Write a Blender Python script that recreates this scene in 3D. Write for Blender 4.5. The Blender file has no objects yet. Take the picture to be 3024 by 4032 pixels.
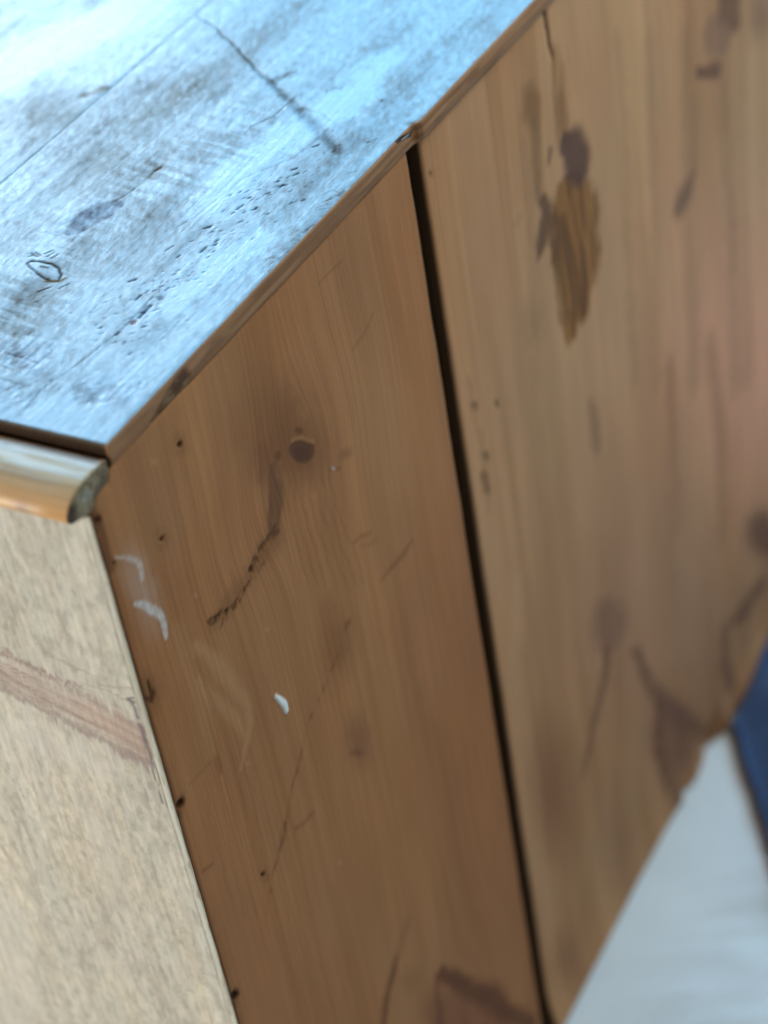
import bpy, math, random
import numpy as np
from mathutils import Matrix, Vector

# ------------------------------------------------------------------ camera
scene = bpy.context.scene
ZO = 0.4895                       # height of the chest top above the cloth (m)
R = np.array([[0.86942035, 0.47336853, -0.14152911],
              [0.2026793, -0.6029506, -0.77160332],
              [-0.45058779, 0.64216261, -0.62015952]])   # world -> camera (x right, y down, z forward)
FPX, PCX, PCY = 8677.485, 1512.0, 2016.0
CAM = np.array([0.34833375, -0.3690953, 0.35613517])     # relative to the chest's top corner
cam_d = bpy.data.cameras.new('camera')
cam = bpy.data.objects.new('camera', cam_d)
scene.collection.objects.link(cam)
M = Matrix.Identity(4)
for i in range(3):
    M[i][0], M[i][1], M[i][2] = R[0][i], -R[1][i], -R[2][i]
M.translation = Vector((CAM[0], CAM[1], CAM[2] + ZO))
cam.matrix_world = M
cam_d.sensor_fit = 'VERTICAL'
cam_d.sensor_height = 32.0
cam_d.sensor_width = 24.0
cam_d.lens = FPX / 4032.0 * 32.0
cam_d.clip_start, cam_d.clip_end = 0.02, 100
cam_d.dof.use_dof = True
cam_d.dof.focus_distance = 0.70
cam_d.dof.aperture_fstop = 6.2
scene.camera = cam

# ------------------------------------------------------------------ world + lamps (indoors, by a window)
world = bpy.data.worlds.new('World')
scene.world = world
world.use_nodes = True
bg = world.node_tree.nodes['Background']
bg.inputs['Color'].default_value = (1.0, 0.86, 0.68, 1)
bg.inputs['Strength'].default_value = 0.06

def area_lamp(name, loc, target, sx, sy, power, color):
    d = bpy.data.lights.new(name, 'AREA')
    d.shape = 'RECTANGLE'
    d.size, d.size_y = sx, sy
    d.energy = power
    d.color = color
    o = bpy.data.objects.new(name, d)
    scene.collection.objects.link(o)
    o.location = (loc[0], loc[1], loc[2] + ZO)
    v = Vector(target) - Vector(loc)
    o.rotation_euler = v.to_track_quat('-Z', 'Y').to_euler()
    return o
# the window behind the chest that the varnished top mirrors, a pale one before the front, and added fills
area_lamp('window_light', (-1.35, 2.1, 1.55), (-0.9, 0.0, 0.9), 2.9, 2.3, 142, (0.21, 0.60, 1.0))
area_lamp('top_highlight_fill', (-2.0, 1.95, 1.12), (-0.3, 0.2, 0.0), 0.8, 0.5, 8, (1.0, 0.95, 0.9))  # added lamp that whitens the far left of the top's reflection
area_lamp('cool_fill_light', (0.9, 2.3, 1.3), (0.1, 0.3, -0.3), 1.2, 1.4, 56, (0.42, 0.75, 1.0))  # added cool fill from the right, lifts the cloth and far board
area_lamp('front_window_light', (-1.05, -1.75, -0.02), (-0.12, 0.0, -0.25), 1.3, 0.9, 44, (1.0, 0.98, 0.94))
area_lamp('warm_fill_light', (1.7, -0.3, 1.5), (0.0, 0.2, -0.1), 1.0, 1.0, 2.2, (1.0, 0.84, 0.64))  # added warm fill, grades the side boards from top to foot
area_lamp('side_fill_light', (0.50, 0.62, 0.62), (0.0, 0.36, -0.05), 0.35, 0.35, 3.3, (1.0, 0.92, 0.80))  # added close fill just above the chest, brightens the upper side boards
vs = scene.view_settings
vs.view_transform = 'Standard'
vs.look = 'None'
vs.exposure = 0.0
vs.gamma = 1.0

# ------------------------------------------------------------------ helpers
def hit(u, v, axis, val):
    """photo pixel (3024x4032) -> point in mm on the plane axis=val (mm), relative to the top corner"""
    d = R.T @ np.array([(u - PCX) / FPX, (v - PCY) / FPX, 1.0])
    o = CAM * 1000.0
    return o + (val - o[axis]) / d[axis] * d
_rng = np.random.RandomState(7)
_TAB = _rng.rand(64, 256, 256).astype(np.float32) if False else None
def vnoise(x, y, seed=0):
    tab = np.random.RandomState(seed + 11).rand(256, 256)
    xi, yi = np.floor(x).astype(int), np.floor(y).astype(int)
    fx, fy = x - xi, y - yi
    fx, fy = fx * fx * (3 - 2 * fx), fy * fy * (3 - 2 * fy)
    a, b = tab[xi & 255, yi & 255], tab[(xi + 1) & 255, yi & 255]
    c, d = tab[xi & 255, (yi + 1) & 255], tab[(xi + 1) & 255, (yi + 1) & 255]
    return (a + (b - a) * fx) * (1 - fy) + (c + (d - c) * fx) * fy
def fbm(x, y, seed=0, n=4):
    s, a, t = 0, 1.0, 0
    for k in range(n):
        s = s + a * vnoise(x * 2 ** k + 13.7 * k, y * 2 ** k + 5.1 * k, seed + k)
        t += a
        a *= 0.5
    return s / t
def sstep(a, b, x):
    t = np.clip((x - a) / (b - a), 0, 1)
    return t * t * (3 - 2 * t)

class Sheet:
    """a field of albedo, relief and gloss over plane coordinates A, B (mm); axis/val tell the plane for pixels"""
    def __init__(s, A, B, axis, val, ia, ib, base, seed, wob=1.0):
        s.A, s.B, s.axis, s.val, s.ia, s.ib = A, B, axis, val, ia, ib
        s.tint = np.ones(A.shape + (3,)) * np.array(base)
        s.disp = np.zeros(A.shape)
        s.gloss = np.ones(A.shape)
        s.gu = A.copy()
        s.wa = (fbm(A / 5, B / 5, seed + 50, 3) - .5) * 2 * wob
        s.wb = (fbm(A / 5, B / 5, seed + 60, 3) - .5) * 2 * wob
        s.seed = seed
    def pt(s, p):
        h = hit(p[0], p[1], s.axis, s.val)
        return np.array([h[s.ia], h[s.ib]])
    def mix(s, m, col, gloss=None, disp=0.0):
        s.tint += (np.array(col) - s.tint) * m[..., None]
        if gloss is not None:
            s.gloss += (gloss - s.gloss) * m
        s.disp += disp * m
    def mul(s, m, col):
        s.tint *= 1 + (np.array(col) - 1) * m[..., None]
    def scale(s, p):
        h = hit(p[0], p[1], s.axis, s.val) / 1000.0
        return float((R @ (h - CAM))[2]) / FPX * 1000 / (0.6 if s.axis == 0 else 0.78)
    def stroke(s, pts, w, soft=0.4, wob=1.0, closed=False):
        """mask of a polyline in photo pixels; w = width(s) in pixels"""
        P = [s.pt(p) for p in pts]
        k = s.scale(pts[len(pts) // 2])
        W = (list(w) if hasattr(w, '__len__') else [w] * len(pts))
        W = [max(x * k / 2, 0.05) for x in W]
        if closed:
            P.append(P[0]); W.append(W[0])
        out = np.full(s.A.shape, 9.0)
        A, B = s.A + s.wa * wob, s.B + s.wb * wob
        for i in range(len(P) - 1):
            d = P[i + 1] - P[i]
            L2 = max(float(d @ d), 1e-6)
            mw = max(W[i], W[i + 1]) * 2.2 + abs(wob) * 1.2
            lo, hi = np.minimum(P[i], P[i + 1]) - mw, np.maximum(P[i], P[i + 1]) + mw
            sel = (s.A > lo[0]) & (s.A < hi[0]) & (s.B > lo[1]) & (s.B < hi[1])
            if not sel.any():
                continue
            a, b = A[sel] - P[i][0], B[sel] - P[i][1]
            t = np.clip((a * d[0] + b * d[1]) / L2, 0, 1)
            dist = np.hypot(a - t * d[0], b - t * d[1])
            out[sel] = np.minimum(out[sel], dist / (W[i] + (W[i + 1] - W[i]) * t))
        return 1 - sstep(1 - soft, 1 + soft, out)
    def ell(s, c, ax1, ax2, soft=0.3, wob=0.6):
        """mask of an ellipse: centre pixel and two half-axis pixel offsets"""
        c0 = s.pt(c)
        e1 = s.pt((c[0] + ax1[0], c[1] + ax1[1])) - c0
        e2 = s.pt((c[0] + ax2[0], c[1] + ax2[1])) - c0
        Mi = np.linalg.inv(np.stack([e1, e2], 1))
        a, b = s.A + s.wa * wob - c0[0], s.B + s.wb * wob - c0[1]
        q = np.hypot(Mi[0, 0] * a + Mi[0, 1] * b, Mi[1, 0] * a + Mi[1, 1] * b)
        return 1 - sstep(1 - soft, 1 + soft, q)
    def glow(s, c, ax1, ax2):
        return s.ell(c, ax1, ax2, soft=0.98, wob=2.0)
    def knot_flow(s, c, r, length):
        a0, b0 = s.pt(c)
        da, db = s.A - a0, s.B - b0
        s.gu -= r * np.tanh(da / (0.5 * r)) * np.exp(-(db / length) ** 2) * np.exp(-np.abs(da) / (4 * r))

def board_mesh(name, F, Bk, sheet, mat, parent, flip=False, edge_tint=None):
    """closed board: fine face F (n,m,3) mm, back points Bk for its rows' two ends; attributes from the sheet"""
    n, m = F.shape[:2]
    verts = F.reshape(-1, 3)
    idx = np.arange(n * m).reshape(n, m)
    q = np.stack([idx[:-1, :-1], idx[1:, :-1], idx[1:, 1:], idx[:-1, 1:]], -1).reshape(-1, 4)
    # back: for every column i (n of them) two points
    bi = np.arange(2 * n).reshape(n, 2) + n * m
    verts = np.concatenate([verts, Bk.reshape(-1, 3)])
    sk = [np.stack([idx[1:, 0], idx[:-1, 0], bi[:-1, 0], bi[1:, 0]], -1),
          np.stack([idx[:-1, -1], idx[1:, -1], bi[1:, 1], bi[:-1, 1]], -1),
          np.stack([bi[:-1, 0], bi[:-1, 1], bi[1:, 1], bi[1:, 0]], -1)]
    quads = np.concatenate([q] + sk)
    ends = [list(idx[0, :]) + [bi[0, 1], bi[0, 0]], list(idx[-1, ::-1]) + [bi[-1, 0], bi[-1, 1]]]
    faces = quads.tolist() + [[int(k) for k in e] for e in ends]
    if flip:
        faces = [f[::-1] for f in faces]
    me = bpy.data.meshes.new(name)
    me.from_pydata((verts / 1000.0).tolist(), [], faces)
    sm = np.zeros(len(faces), bool)
    sm[:len(q)] = True
    me.polygons.foreach_set('use_smooth', sm)
    nv = len(verts)
    back_t = np.repeat(sheet.tint[:, [0, -1]].reshape(-1, 3), 1, 0)
    if edge_tint is not None:
        back_t = np.ones_like(back_t) * np.array(edge_tint)
    t = np.concatenate([sheet.tint.reshape(-1, 3), back_t])
    col = np.ones((nv, 4)); col[:, :3] = np.clip(t, 0.004, 1)
    me.attributes.new('tint', 'FLOAT_COLOR', 'POINT').data.foreach_set('color', col.ravel())
    g = np.zeros((nv, 3))
    g[:n * m, 0] = sheet.gu.ravel(); g[:n * m, 1] = sheet.B.ravel()
    g[n * m:, 0] = sheet.gu[:, [0, -1]].ravel(); g[n * m:, 1] = sheet.B[:, [0, -1]].ravel(); g[n * m:, 2] = 9
    me.attributes.new('grain', 'FLOAT_VECTOR', 'POINT').data.foreach_set('vector', g.ravel())
    gl = np.concatenate([sheet.gloss.ravel(), sheet.gloss[:, [0, -1]].ravel()])
    me.attributes.new('gloss', 'FLOAT', 'POINT').data.foreach_set('value', np.clip(gl, 0, 1))
    me.materials.append(mat)
    me.update()
    o = bpy.data.objects.new(name, me)
    scene.collection.objects.link(o)
    o.parent = parent
    o.location = (0, 0, ZO)
    return o

def poly_obj(name, verts, faces, mat, parent=None, smooth=False, local=True):
    me = bpy.data.meshes.new(name)
    me.from_pydata((np.array(verts, float) / 1000.0).tolist(), [], faces)
    me.materials.append(mat)
    if smooth:
        me.polygons.foreach_set('use_smooth', [True] * len(faces))
    me.update()
    o = bpy.data.objects.new(name, me)
    scene.collection.objects.link(o)
    o.parent = parent
    if local:
        o.location = (0, 0, ZO)
    return o
def box_obj(name, x0, x1, y0, y1, z0, z1, mat, parent=None):
    v = [(x, y, z) for x in (x0, x1) for y in (y0, y1) for z in (z0, z1)]
    f = [(0, 1, 3, 2), (4, 6, 7, 5), (0, 4, 5, 1), (2, 3, 7, 6), (0, 2, 6, 4), (1, 5, 7, 3)]
    return poly_obj(name, v, f, mat, parent)

# ------------------------------------------------------------------ materials
def nodes_of(name):
    m = bpy.data.materials.new(name)
    m.use_nodes = True
    nt = m.node_tree
    return m, nt, nt.nodes['Principled BSDF']
def wood_mat(name, line=0.75, along=0.02, lo=0.86, hi=1.08, rough=(0.42, 0.6), coat=0.0, coat_rough=0.2,
             bump=0.25, spec=0.4, use_attr=True, base=(0.4, 0.27, 0.16), axis='X'):
    m, nt, b = nodes_of(name)
    N, L = nt.nodes, nt.links
    def node(t, **kw):
        n = N.new(t)
        for k, v in kw.items():
            setattr(n, k, v)
        return n
    if use_attr:
        g = node('ShaderNodeAttribute', attribute_name='grain').outputs['Vector']
        tint = node('ShaderNodeAttribute', attribute_name='tint').outputs['Color']
        gl = node('ShaderNodeAttribute', attribute_name='gloss').outputs['Fac']
    else:
        tc = node('ShaderNodeTexCoord')
        mp = node('ShaderNodeMapping')
        L.new(tc.outputs['Object'], mp.inputs['Vector'])
        mp.inputs['Scale'].default_value = (1000, 1000, 1000)
        if axis == 'Z':
            mp.inputs['Rotation'].default_value = (math.pi / 2, 0, 0)
        if axis == 'X':
            mp.inputs['Rotation'].default_value = (0, 0, math.pi / 2)
        g = mp.outputs['Vector']
        rgb = node('ShaderNodeRGB'); rgb.outputs[0].default_value = (*base, 1)
        tint = rgb.outputs[0]
        gl = None
    def noise(scale_vec, detail, rough_, dist=0.0):
        mp = node('ShaderNodeMapping')
        mp.inputs['Scale'].default_value = scale_vec
        L.new(g, mp.inputs['Vector'])
        n = node('ShaderNodeTexNoise')
        n.inputs['Scale'].default_value = 1.0
        n.inputs['Detail'].default_value = detail
        n.inputs['Roughness'].default_value = rough_
        n.inputs['Distortion'].default_value = dist
        L.new(mp.outputs['Vector'], n.inputs['Vector'])
        return n.outputs['Fac']
    def rng(sock, a, b_, c, d):
        r = node('ShaderNodeMapRange')
        for k, v in zip(('From Min', 'From Max', 'To Min', 'To Max'), (a, b_, c, d)):
            r.inputs[k].default_value = v
        L.new(sock, r.inputs['Value'])
        return r.outputs['Result']
    def math_(op, a, b_):
        n = node('ShaderNodeMath', operation=op)
        for i, v in enumerate((a, b_)):
            if hasattr(v, 'links'):
                L.new(v, n.inputs[i])
            else:
                n.inputs[i].default_value = v
        return n.outputs[0]
    rings = noise((line, along * line, line), 2.0, 0.55)           # growth rings
    fine = noise((line * 4.2, line * 0.12, line), 3.0, 0.6)         # fibres
    mott = noise((0.9, 0.55, 0.9), 4.0, 0.65)                       # mottled finish
    blot = noise((0.035, 0.012, 0.03), 3.0, 0.6)
    f = math_('MULTIPLY', rng(rings, 0.3, 0.7, lo, hi), rng(fine, 0.25, 0.75, 0.95, 1.045))
    f = math_('MULTIPLY', f, rng(mott, 0.25, 0.75, 0.95, 1.05))
    f = math_('MULTIPLY', f, rng(blot, 0.3, 0.7, 0.93, 1.07))
    mul = node('ShaderNodeVectorMath', operation='SCALE')
    L.new(tint, mul.inputs[0]); L.new(f, mul.inputs['Scale'])
    L.new(mul.outputs[0], b.inputs['Base Color'])
    rr = rng(mott, 0.3, 0.7, rough[0], rough[1])
    if gl is not None:
        rr = math_('ADD', rr, rng(gl, 0.0, 1.0, 0.22, 0.0))
    L.new(rr, b.inputs['Roughness'])
    b.inputs['Specular IOR Level'].default_value = spec
    if coat > 0:
        fl_ = noise((1.1, 0.3, 1.0), 5.0, 0.7)
        c = math_('MULTIPLY', rng(mott, 0.3, 0.7, coat * 0.85, coat * 1.1), rng(fl_, 0.32, 0.68, 0.62, 1.2))
        if gl is not None:
            c = math_('MULTIPLY', c, gl)
            L.new(math_('MULTIPLY', gl, spec), b.inputs['Specular IOR Level'])
        L.new(c, b.inputs['Coat Weight'])
        b.inputs['Coat Roughness'].default_value = coat_rough
        b.inputs['Coat IOR'].default_value = 1.6
    h = math_('ADD', math_('MULTIPLY', rings, 0.6), math_('MULTIPLY', fine, 0.4))
    h = math_('ADD', h, math_('MULTIPLY', mott, 0.5))
    bp = node('ShaderNodeBump')
    bp.inputs['Strength'].default_value = bump
    bp.inputs['Distance'].default_value = 0.0004
    L.new(h, bp.inputs['Height'])
    L.new(bp.outputs['Normal'], b.inputs['Normal'])
    if coat > 0:
        L.new(bp.outputs['Normal'], b.inputs['Coat Normal'])
    return m
M_SIDE = wood_mat('side_pine', line=0.8, along=0.010, lo=0.87, hi=1.08, rough=(0.5, 0.65), bump=0.22, spec=0.04)
M_TOP = wood_mat('varnished_top_pine', line=0.5, along=0.03, lo=0.8, hi=1.1, rough=(0.3, 0.5), coat=1.0, coat_rough=0.24, bump=0.3, spec=0.55)
M_FRONT = wood_mat('pale_front_pine', line=0.55, along=0.05, lo=0.88, hi=1.08, rough=(0.5, 0.7), bump=0.3, spec=0.3)
M_MOULD = wood_mat('moulding_pine', use_attr=True, line=0.45, along=0.02, lo=0.85, hi=1.1, rough=(0.32, 0.45), coat=0.75, coat_rough=0.3, bump=0.3)
M_PLAIN = wood_mat('plain_pine', use_attr=False, base=(0.36, 0.24, 0.14), axis='Z', line=0.3)
M_DARK = wood_mat('dark_core', use_attr=False, base=(0.035, 0.022, 0.014), axis='Z', line=0.3)  # near-black, for the unseen core that blocks light

def cloth_mat(name, col, rib, depth, var, rot, soft):
    m, nt, b = nodes_of(name)
    N, L = nt.nodes, nt.links
    tc = N.new('ShaderNodeTexCoord')
    mp = N.new('ShaderNodeMapping'); mp.inputs['Rotation'].default_value = (0, 0, rot)
    L.new(tc.outputs['Object'], mp.inputs['Vector'])
    w1 = N.new('ShaderNodeTexWave'); w1.inputs['Scale'].default_value = rib; w1.inputs['Distortion'].default_value = 1.2
    w1.inputs['Detail'].default_value = 2
    w2 = N.new('ShaderNodeTexWave'); w2.bands_direction = 'Y'; w2.inputs['Scale'].default_value = rib * 1.3; w2.inputs['Distortion'].default_value = 1.5
    nz = N.new('ShaderNodeTexNoise'); nz.inputs['Scale'].default_value = 14; nz.inputs['Detail'].default_value = 6
    for n in (w1, w2, nz):
        L.new(mp.outputs['Vector'], n.inputs['Vector'])
    ad = N.new('ShaderNodeMath'); ad.operation = 'ADD'
    L.new(w1.outputs['Fac'], ad.inputs[0]); L.new(w2.outputs['Fac'], ad.inputs[1])
    bp = N.new('ShaderNodeBump'); bp.inputs['Strength'].default_value = depth; bp.inputs['Distance'].default_value = 0.001
    L.new(ad.outputs[0], bp.inputs['Height']); L.new(bp.outputs['Normal'], b.inputs['Normal'])
    mr = N.new('ShaderNodeMapRange')
    mr.inputs['From Min'].default_value = 0.3; mr.inputs['From Max'].default_value = 0.7
    mr.inputs['To Min'].default_value = 1 - var; mr.inputs['To Max'].default_value = 1 + var
    L.new(nz.outputs['Fac'], mr.inputs['Value'])
    sc = N.new('ShaderNodeVectorMath'); sc.operation = 'SCALE'
    sc.inputs[0].default_value = col
    L.new(mr.outputs['Result'], sc.inputs['Scale'])
    L.new(sc.outputs[0], b.inputs['Base Color'])
    b.inputs['Roughness'].default_value = 0.9
    b.inputs['Sheen Weight'].default_value = soft
    return m
M_WHITE = cloth_mat('white_weave', (0.74, 0.75, 0.74), 120, 0.22, 0.07, 0.5, 0.1)
M_BLUE = cloth_mat('blue_denim', (0.03, 0.085, 0.22), 200, 0.6, 0.25, 0.9, 0.2)
M_FLOOR = wood_mat('floor_boards', use_attr=False, base=(0.25, 0.19, 0.13), axis='X', line=0.1)

# ------------------------------------------------------------------ setting: floor and the white cloth
fl = poly_obj('floor', [(-2500, -2500, -6), (2500, -2500, -6), (2500, 2500, -6), (-2500, 2500, -6)], [(0, 1, 2, 3)], M_FLOOR, local=False)
fl['kind'] = 'structure'

def sheet_obj(name, X, Y, Z, mat, thick):
    n, m = X.shape
    idx = np.arange(n * m).reshape(n, m)
    top = np.stack([X, Y, Z], -1).reshape(-1, 3)
    q = np.stack([idx[:-1, :-1], idx[1:, :-1], idx[1:, 1:], idx[:-1, 1:]], -1).reshape(-1, 4)
    ring = np.concatenate([idx[:, 0], idx[-1, 1:], idx[-2::-1, -1], idx[0, -2:0:-1]])
    low = top[ring].copy(); low[:, 2] -= thick
    k = np.arange(len(ring)) + n * m
    r2, k2 = np.roll(ring, -1), np.roll(k, -1)
    sk = np.stack([ring, k, k2, r2], -1)
    faces = q.tolist() + sk.tolist() + [k[::-1].tolist()]
    o = poly_obj(name, np.concatenate([top, low]), faces, mat, smooth=True, local=False)
    return o
xs = np.concatenate([np.linspace(-1500, -40, 30), np.linspace(-30, 420, 150), np.linspace(430, 1500, 30)])
ys = np.concatenate([np.linspace(-1500, 20, 30), np.linspace(30, 620, 190), np.linspace(640, 1800, 30)])
X, Y = np.meshgrid(xs, ys, indexing='ij')
rot = (X * 0.75 + Y * 0.66), (-X * 0.66 + Y * 0.75)
Z = 3.2 * (fbm(rot[0] / 60, rot[1] / 16, 3, 4) - .5) * 2 + 2.2 * (fbm(X / 90, Y / 90, 5, 2) - .5)
Z = Z * sstep(-2, 60, X) - 1.4
wc = sheet_obj('white_cloth', X, Y, Z, M_WHITE, 3.0)
wc['label'] = 'white woven cloth spread flat on the floor beneath the pine chest'
wc['category'] = 'cloth'

# ------------------------------------------------------------------ the chest
chest = bpy.data.objects.new('wooden_chest', None)
scene.collection.objects.link(chest)
chest['label'] = 'old pine chest with varnished scratched top, rounded front moulding and knotty side boards'
chest['category'] = 'chest'

KNOT = (0.14, 0.088, 0.064)
DARK = (0.05, 0.032, 0.024)
BROWN = (0.25, 0.145, 0.075)
RED = (0.37, 0.205, 0.135)
PALE = (0.50, 0.37, 0.245)
WHITE = (0.72, 1.02, 1.42)        # before the boards' amber finish is multiplied in
BASE = (0.405, 0.268, 0.168)

def arr(*segs):
    out = []
    for a, b, st in segs:
        out.append(np.arange(a, b, st))
    out.append([segs[-1][1]])
    return np.concatenate(out)

# ---- side board next to the front corner
ya = arr((-13.3, 0, 0.45), (0, 181, 0.62))
tt = np.linspace(0, 1, 760)
ztop = np.interp(ya, [-13.3, -12.5, -8.3, -2.8, -1.0, 0.0, 181], [-15.0, -14.4, -11.3, -10.9, -7.7, -7.45, -7.45])
zbot = -488.0 + 1.0 * (vnoise(ya / 25, ya * 0, 4) - .5)
YY = np.repeat(ya[:, None], len(tt), 1)
ZZ = ztop[:, None] + (zbot - ztop)[:, None] * tt[None, :]
s = Sheet(YY, ZZ, 0, 0.0, 1, 2, BASE, 100)
A, B = YY, ZZ
s.knot_flow((1190, 1775), 9, 30)
s.knot_flow((1080, 2000), 5, 18)
s.knot_flow((1850, 4000), 14, 45)
st_ = fbm(s.gu / 9, B / 160, 21, 3)
s.mul(sstep(.45, .75, st_), (0.92, 0.90, 0.87))
s.mul(sstep(.5, .2, fbm(s.gu / 14, B / 220, 22, 3)), (1.1, 1.09, 1.06))
s.mul(sstep(.35, .7, fbm(A / 45, B / 70, 23, 3)), (1.0, 0.94, 0.90))
# broad patches
s.mix(0.55 * s.glow((1850, 2550), (170, 60), (60, 520)), RED)
s.mix(0.6 * s.glow((1880, 3420), (150, 40), (80, 480)), (0.35, 0.19, 0.11))
s.mix(0.45 * s.glow((1500, 3300), (160, 40), (40, 350)), (0.37, 0.22, 0.12))
s.mix(0.5 * s.glow((1060, 1500), (70, 20), (60, 330)), (0.30, 0.19, 0.105))
s.mix(0.45 * s.glow((1500, 1700), (150, 60), (40, 330)), PALE)
s.mix(0.35 * s.glow((1400, 2200), (180, 60), (40, 260)), (0.42, 0.29, 0.18))
s.mix(0.4 * s.glow((600, 2000), (110, 40), (60, 300)), (0.34, 0.235, 0.16))
# main knot and its tail
s.mix(0.75 * s.glow((1110, 1700), (120, -30), (40, 170)), (0.22, 0.135, 0.085))
s.mix(0.55 * s.glow((1195, 1790), (90, 0), (0, 95)), (0.22, 0.13, 0.085))
c0 = s.pt((1188, 1775)); rq = np.hypot(A - c0[0] + .6 * s.wa, B - c0[1] + .6 * s.wb)
kn = s.ell((1188, 1775), (50, 4), (-4, 46), 0.16, 0.5)
s.mix(0.92 * kn, KNOT, disp=-0.10)
s.mix(0.5 * s.ell((1185, 1785), (26, 0), (0, 28), 0.5, 0.8), (0.10, 0.064, 0.06))
s.mul(0.22 * np.exp(-(rq / 9) ** 2) * (0.5 + 0.5 * np.sin(rq * 5.2)), (0.3, 0.3, 0.3))
s.mix(0.7 * s.stroke([(1150, 1735), (1190, 1722), (1235, 1745)], 9, 0.6, 0.5), (0.42, 0.28, 0.18), disp=0.1)
s.mix(0.8 * s.ell((1178, 1697), (16, 4), (-2, 13), 0.4), (0.15, 0.09, 0.06), disp=-0.1)
s.mix(0.85 * s.ell((1092, 1798), (13, 0), (-3, 20), 0.3, 0.4), (0.09, 0.06, 0.045), disp=-0.15)
s.mix(0.6 * s.glow((1050, 1820), (48, 0), (0, 70)), (0.2, 0.115, 0.075))
s.mix(0.88 * s.stroke([(1072, 1840), (1074, 1890), (1086, 1950), (1084, 2010), (1080, 2060), (1075, 2100)], [26, 36, 60, 66, 56, 36], 0.35, 0.9) * np.clip(0.8 + 0.4 * fbm(A / 1.2, B / 8, 37, 3), 0, 1), (0.125, 0.078, 0.062))
s.mix(0.5 * s.stroke([(1070, 1850), (1085, 1980), (1070, 2140)], 90, .9, 2), (0.26, 0.165, 0.105))
s.mix(0.75 * s.stroke([(1082, 2070), (1070, 2100), (1096, 2094)], 14, 0.5, 0.5), (0.11, 0.07, 0.055), disp=-0.1)
nz = fbm(A / 3, B / 3, 31, 3)
crk = s.stroke([(1062, 2115), (1030, 2160), (1005, 2205), (988, 2245), (966, 2300), (940, 2355), (915, 2390), (890, 2412), (868, 2420), (835, 2440)], [22, 22, 24, 28, 20, 18, 20, 26, 30, 22], 0.7, 1.5)
s.mix(np.clip(crk * sstep(.42, .58, fbm(A / 1.5, B / 1.8, 38, 3)) * 1.2, 0, 1), (0.085, 0.05, 0.03), disp=-0.25)
s.mix(0.55 * s.stroke([(1062, 2130), (980, 2270), (850, 2440)], 56, 0.9, 2), (0.24, 0.15, 0.09))
crk2 = s.stroke([(1072, 2150), (1055, 2190), (1030, 2240), (1012, 2300), (1005, 2340)], [16, 20, 18, 16, 10], 0.6, 1.5)
s.mix(0.75 * crk2 * sstep(.4, .6, fbm(A / 4, B / 4, 33, 3)), (0.15, 0.09, 0.055), disp=-0.15)
for (u, v, r) in ((988, 2236, 11), (966, 2305, 6), (893, 2405, 9), (862, 2420, 7)):
    s.mix(0.85 * s.ell((u, v), (r, -4), (-5, r * 1.5), 0.7, 1.6), DARK, disp=-0.3)
s.mix(0.8 * s.stroke([(862, 2425), (826, 2434), (815, 2448), (832, 2462), (852, 2452), (845, 2436)], 7, 0.5, 0.6), (0.09, 0.055, 0.035), disp=-0.2)
s.mix(0.6 * s.stroke([(880, 2430), (872, 2468)], 8, 0.5, 0.6), (0.13, 0.08, 0.05))
# grain arcs below the knot
for i in range(7):
    x0 = 1120 + 26 * i
    s.mix(0.28 * s.stroke([(x0 + 20, 1880), (x0 + 10 + 6 * i, 1990), (x0 + 40 + 10 * i, 2120), (x0 + 90 + 12 * i, 2300)], 9, 0.8, 1.5), (0.25, 0.155, 0.09))
for i in range(9):
    x0 = 560 + 44 * i
    s.mix(0.20 * s.stroke([(x0, 2250), (x0 + 120, 2650), (x0 + 250, 3100), (x0 + 360, 3600)], 12, 0.8, 1.2), (0.27, 0.17, 0.095))
# faint long crack
lc = s.stroke([(1372, 2450), (1352, 2500), (1330, 2570), (1300, 2660), (1262, 2740), (1235, 2800), (1212, 2860), (1180, 3000), (1155, 3080), (1135, 3190), (1116, 3290), (1092, 3380), (1070, 3460), (1050, 3600)],
              [22, 14, 11, 11, 14, 10, 11, 13, 11, 15, 22, 12, 11, 7], 0.9, 1.2)
s.mix(np.clip(0.65 * lc * (0.1 + 1.0 * sstep(.38, .62, fbm(A / 3, B / 5, 35, 3))), 0, 1), (0.17, 0.10, 0.055), disp=-0.08)
s.mix(0.55 * s.glow((1330, 2560), (55, 10), (-20, 120)), (0.23, 0.135, 0.08))
s.mix(0.5 * s.stroke([(1290, 2380), (1310, 2480), (1330, 2570)], 70, 0.9, 2), (0.27, 0.17, 0.10))
s.mix(0.6 * s.glow((1412, 2920), (40, 0), (8, 90)), (0.22, 0.135, 0.105))
s.mix(0.6 * s.ell((1405, 2965), (26, -6), (4, 14), .8, 1.5), (0.18, 0.11, 0.085))
s.mix(0.5 * s.stroke([(1235, 3200), (1160, 3270)], 12, 0.8), (0.22, 0.135, 0.075))
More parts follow.
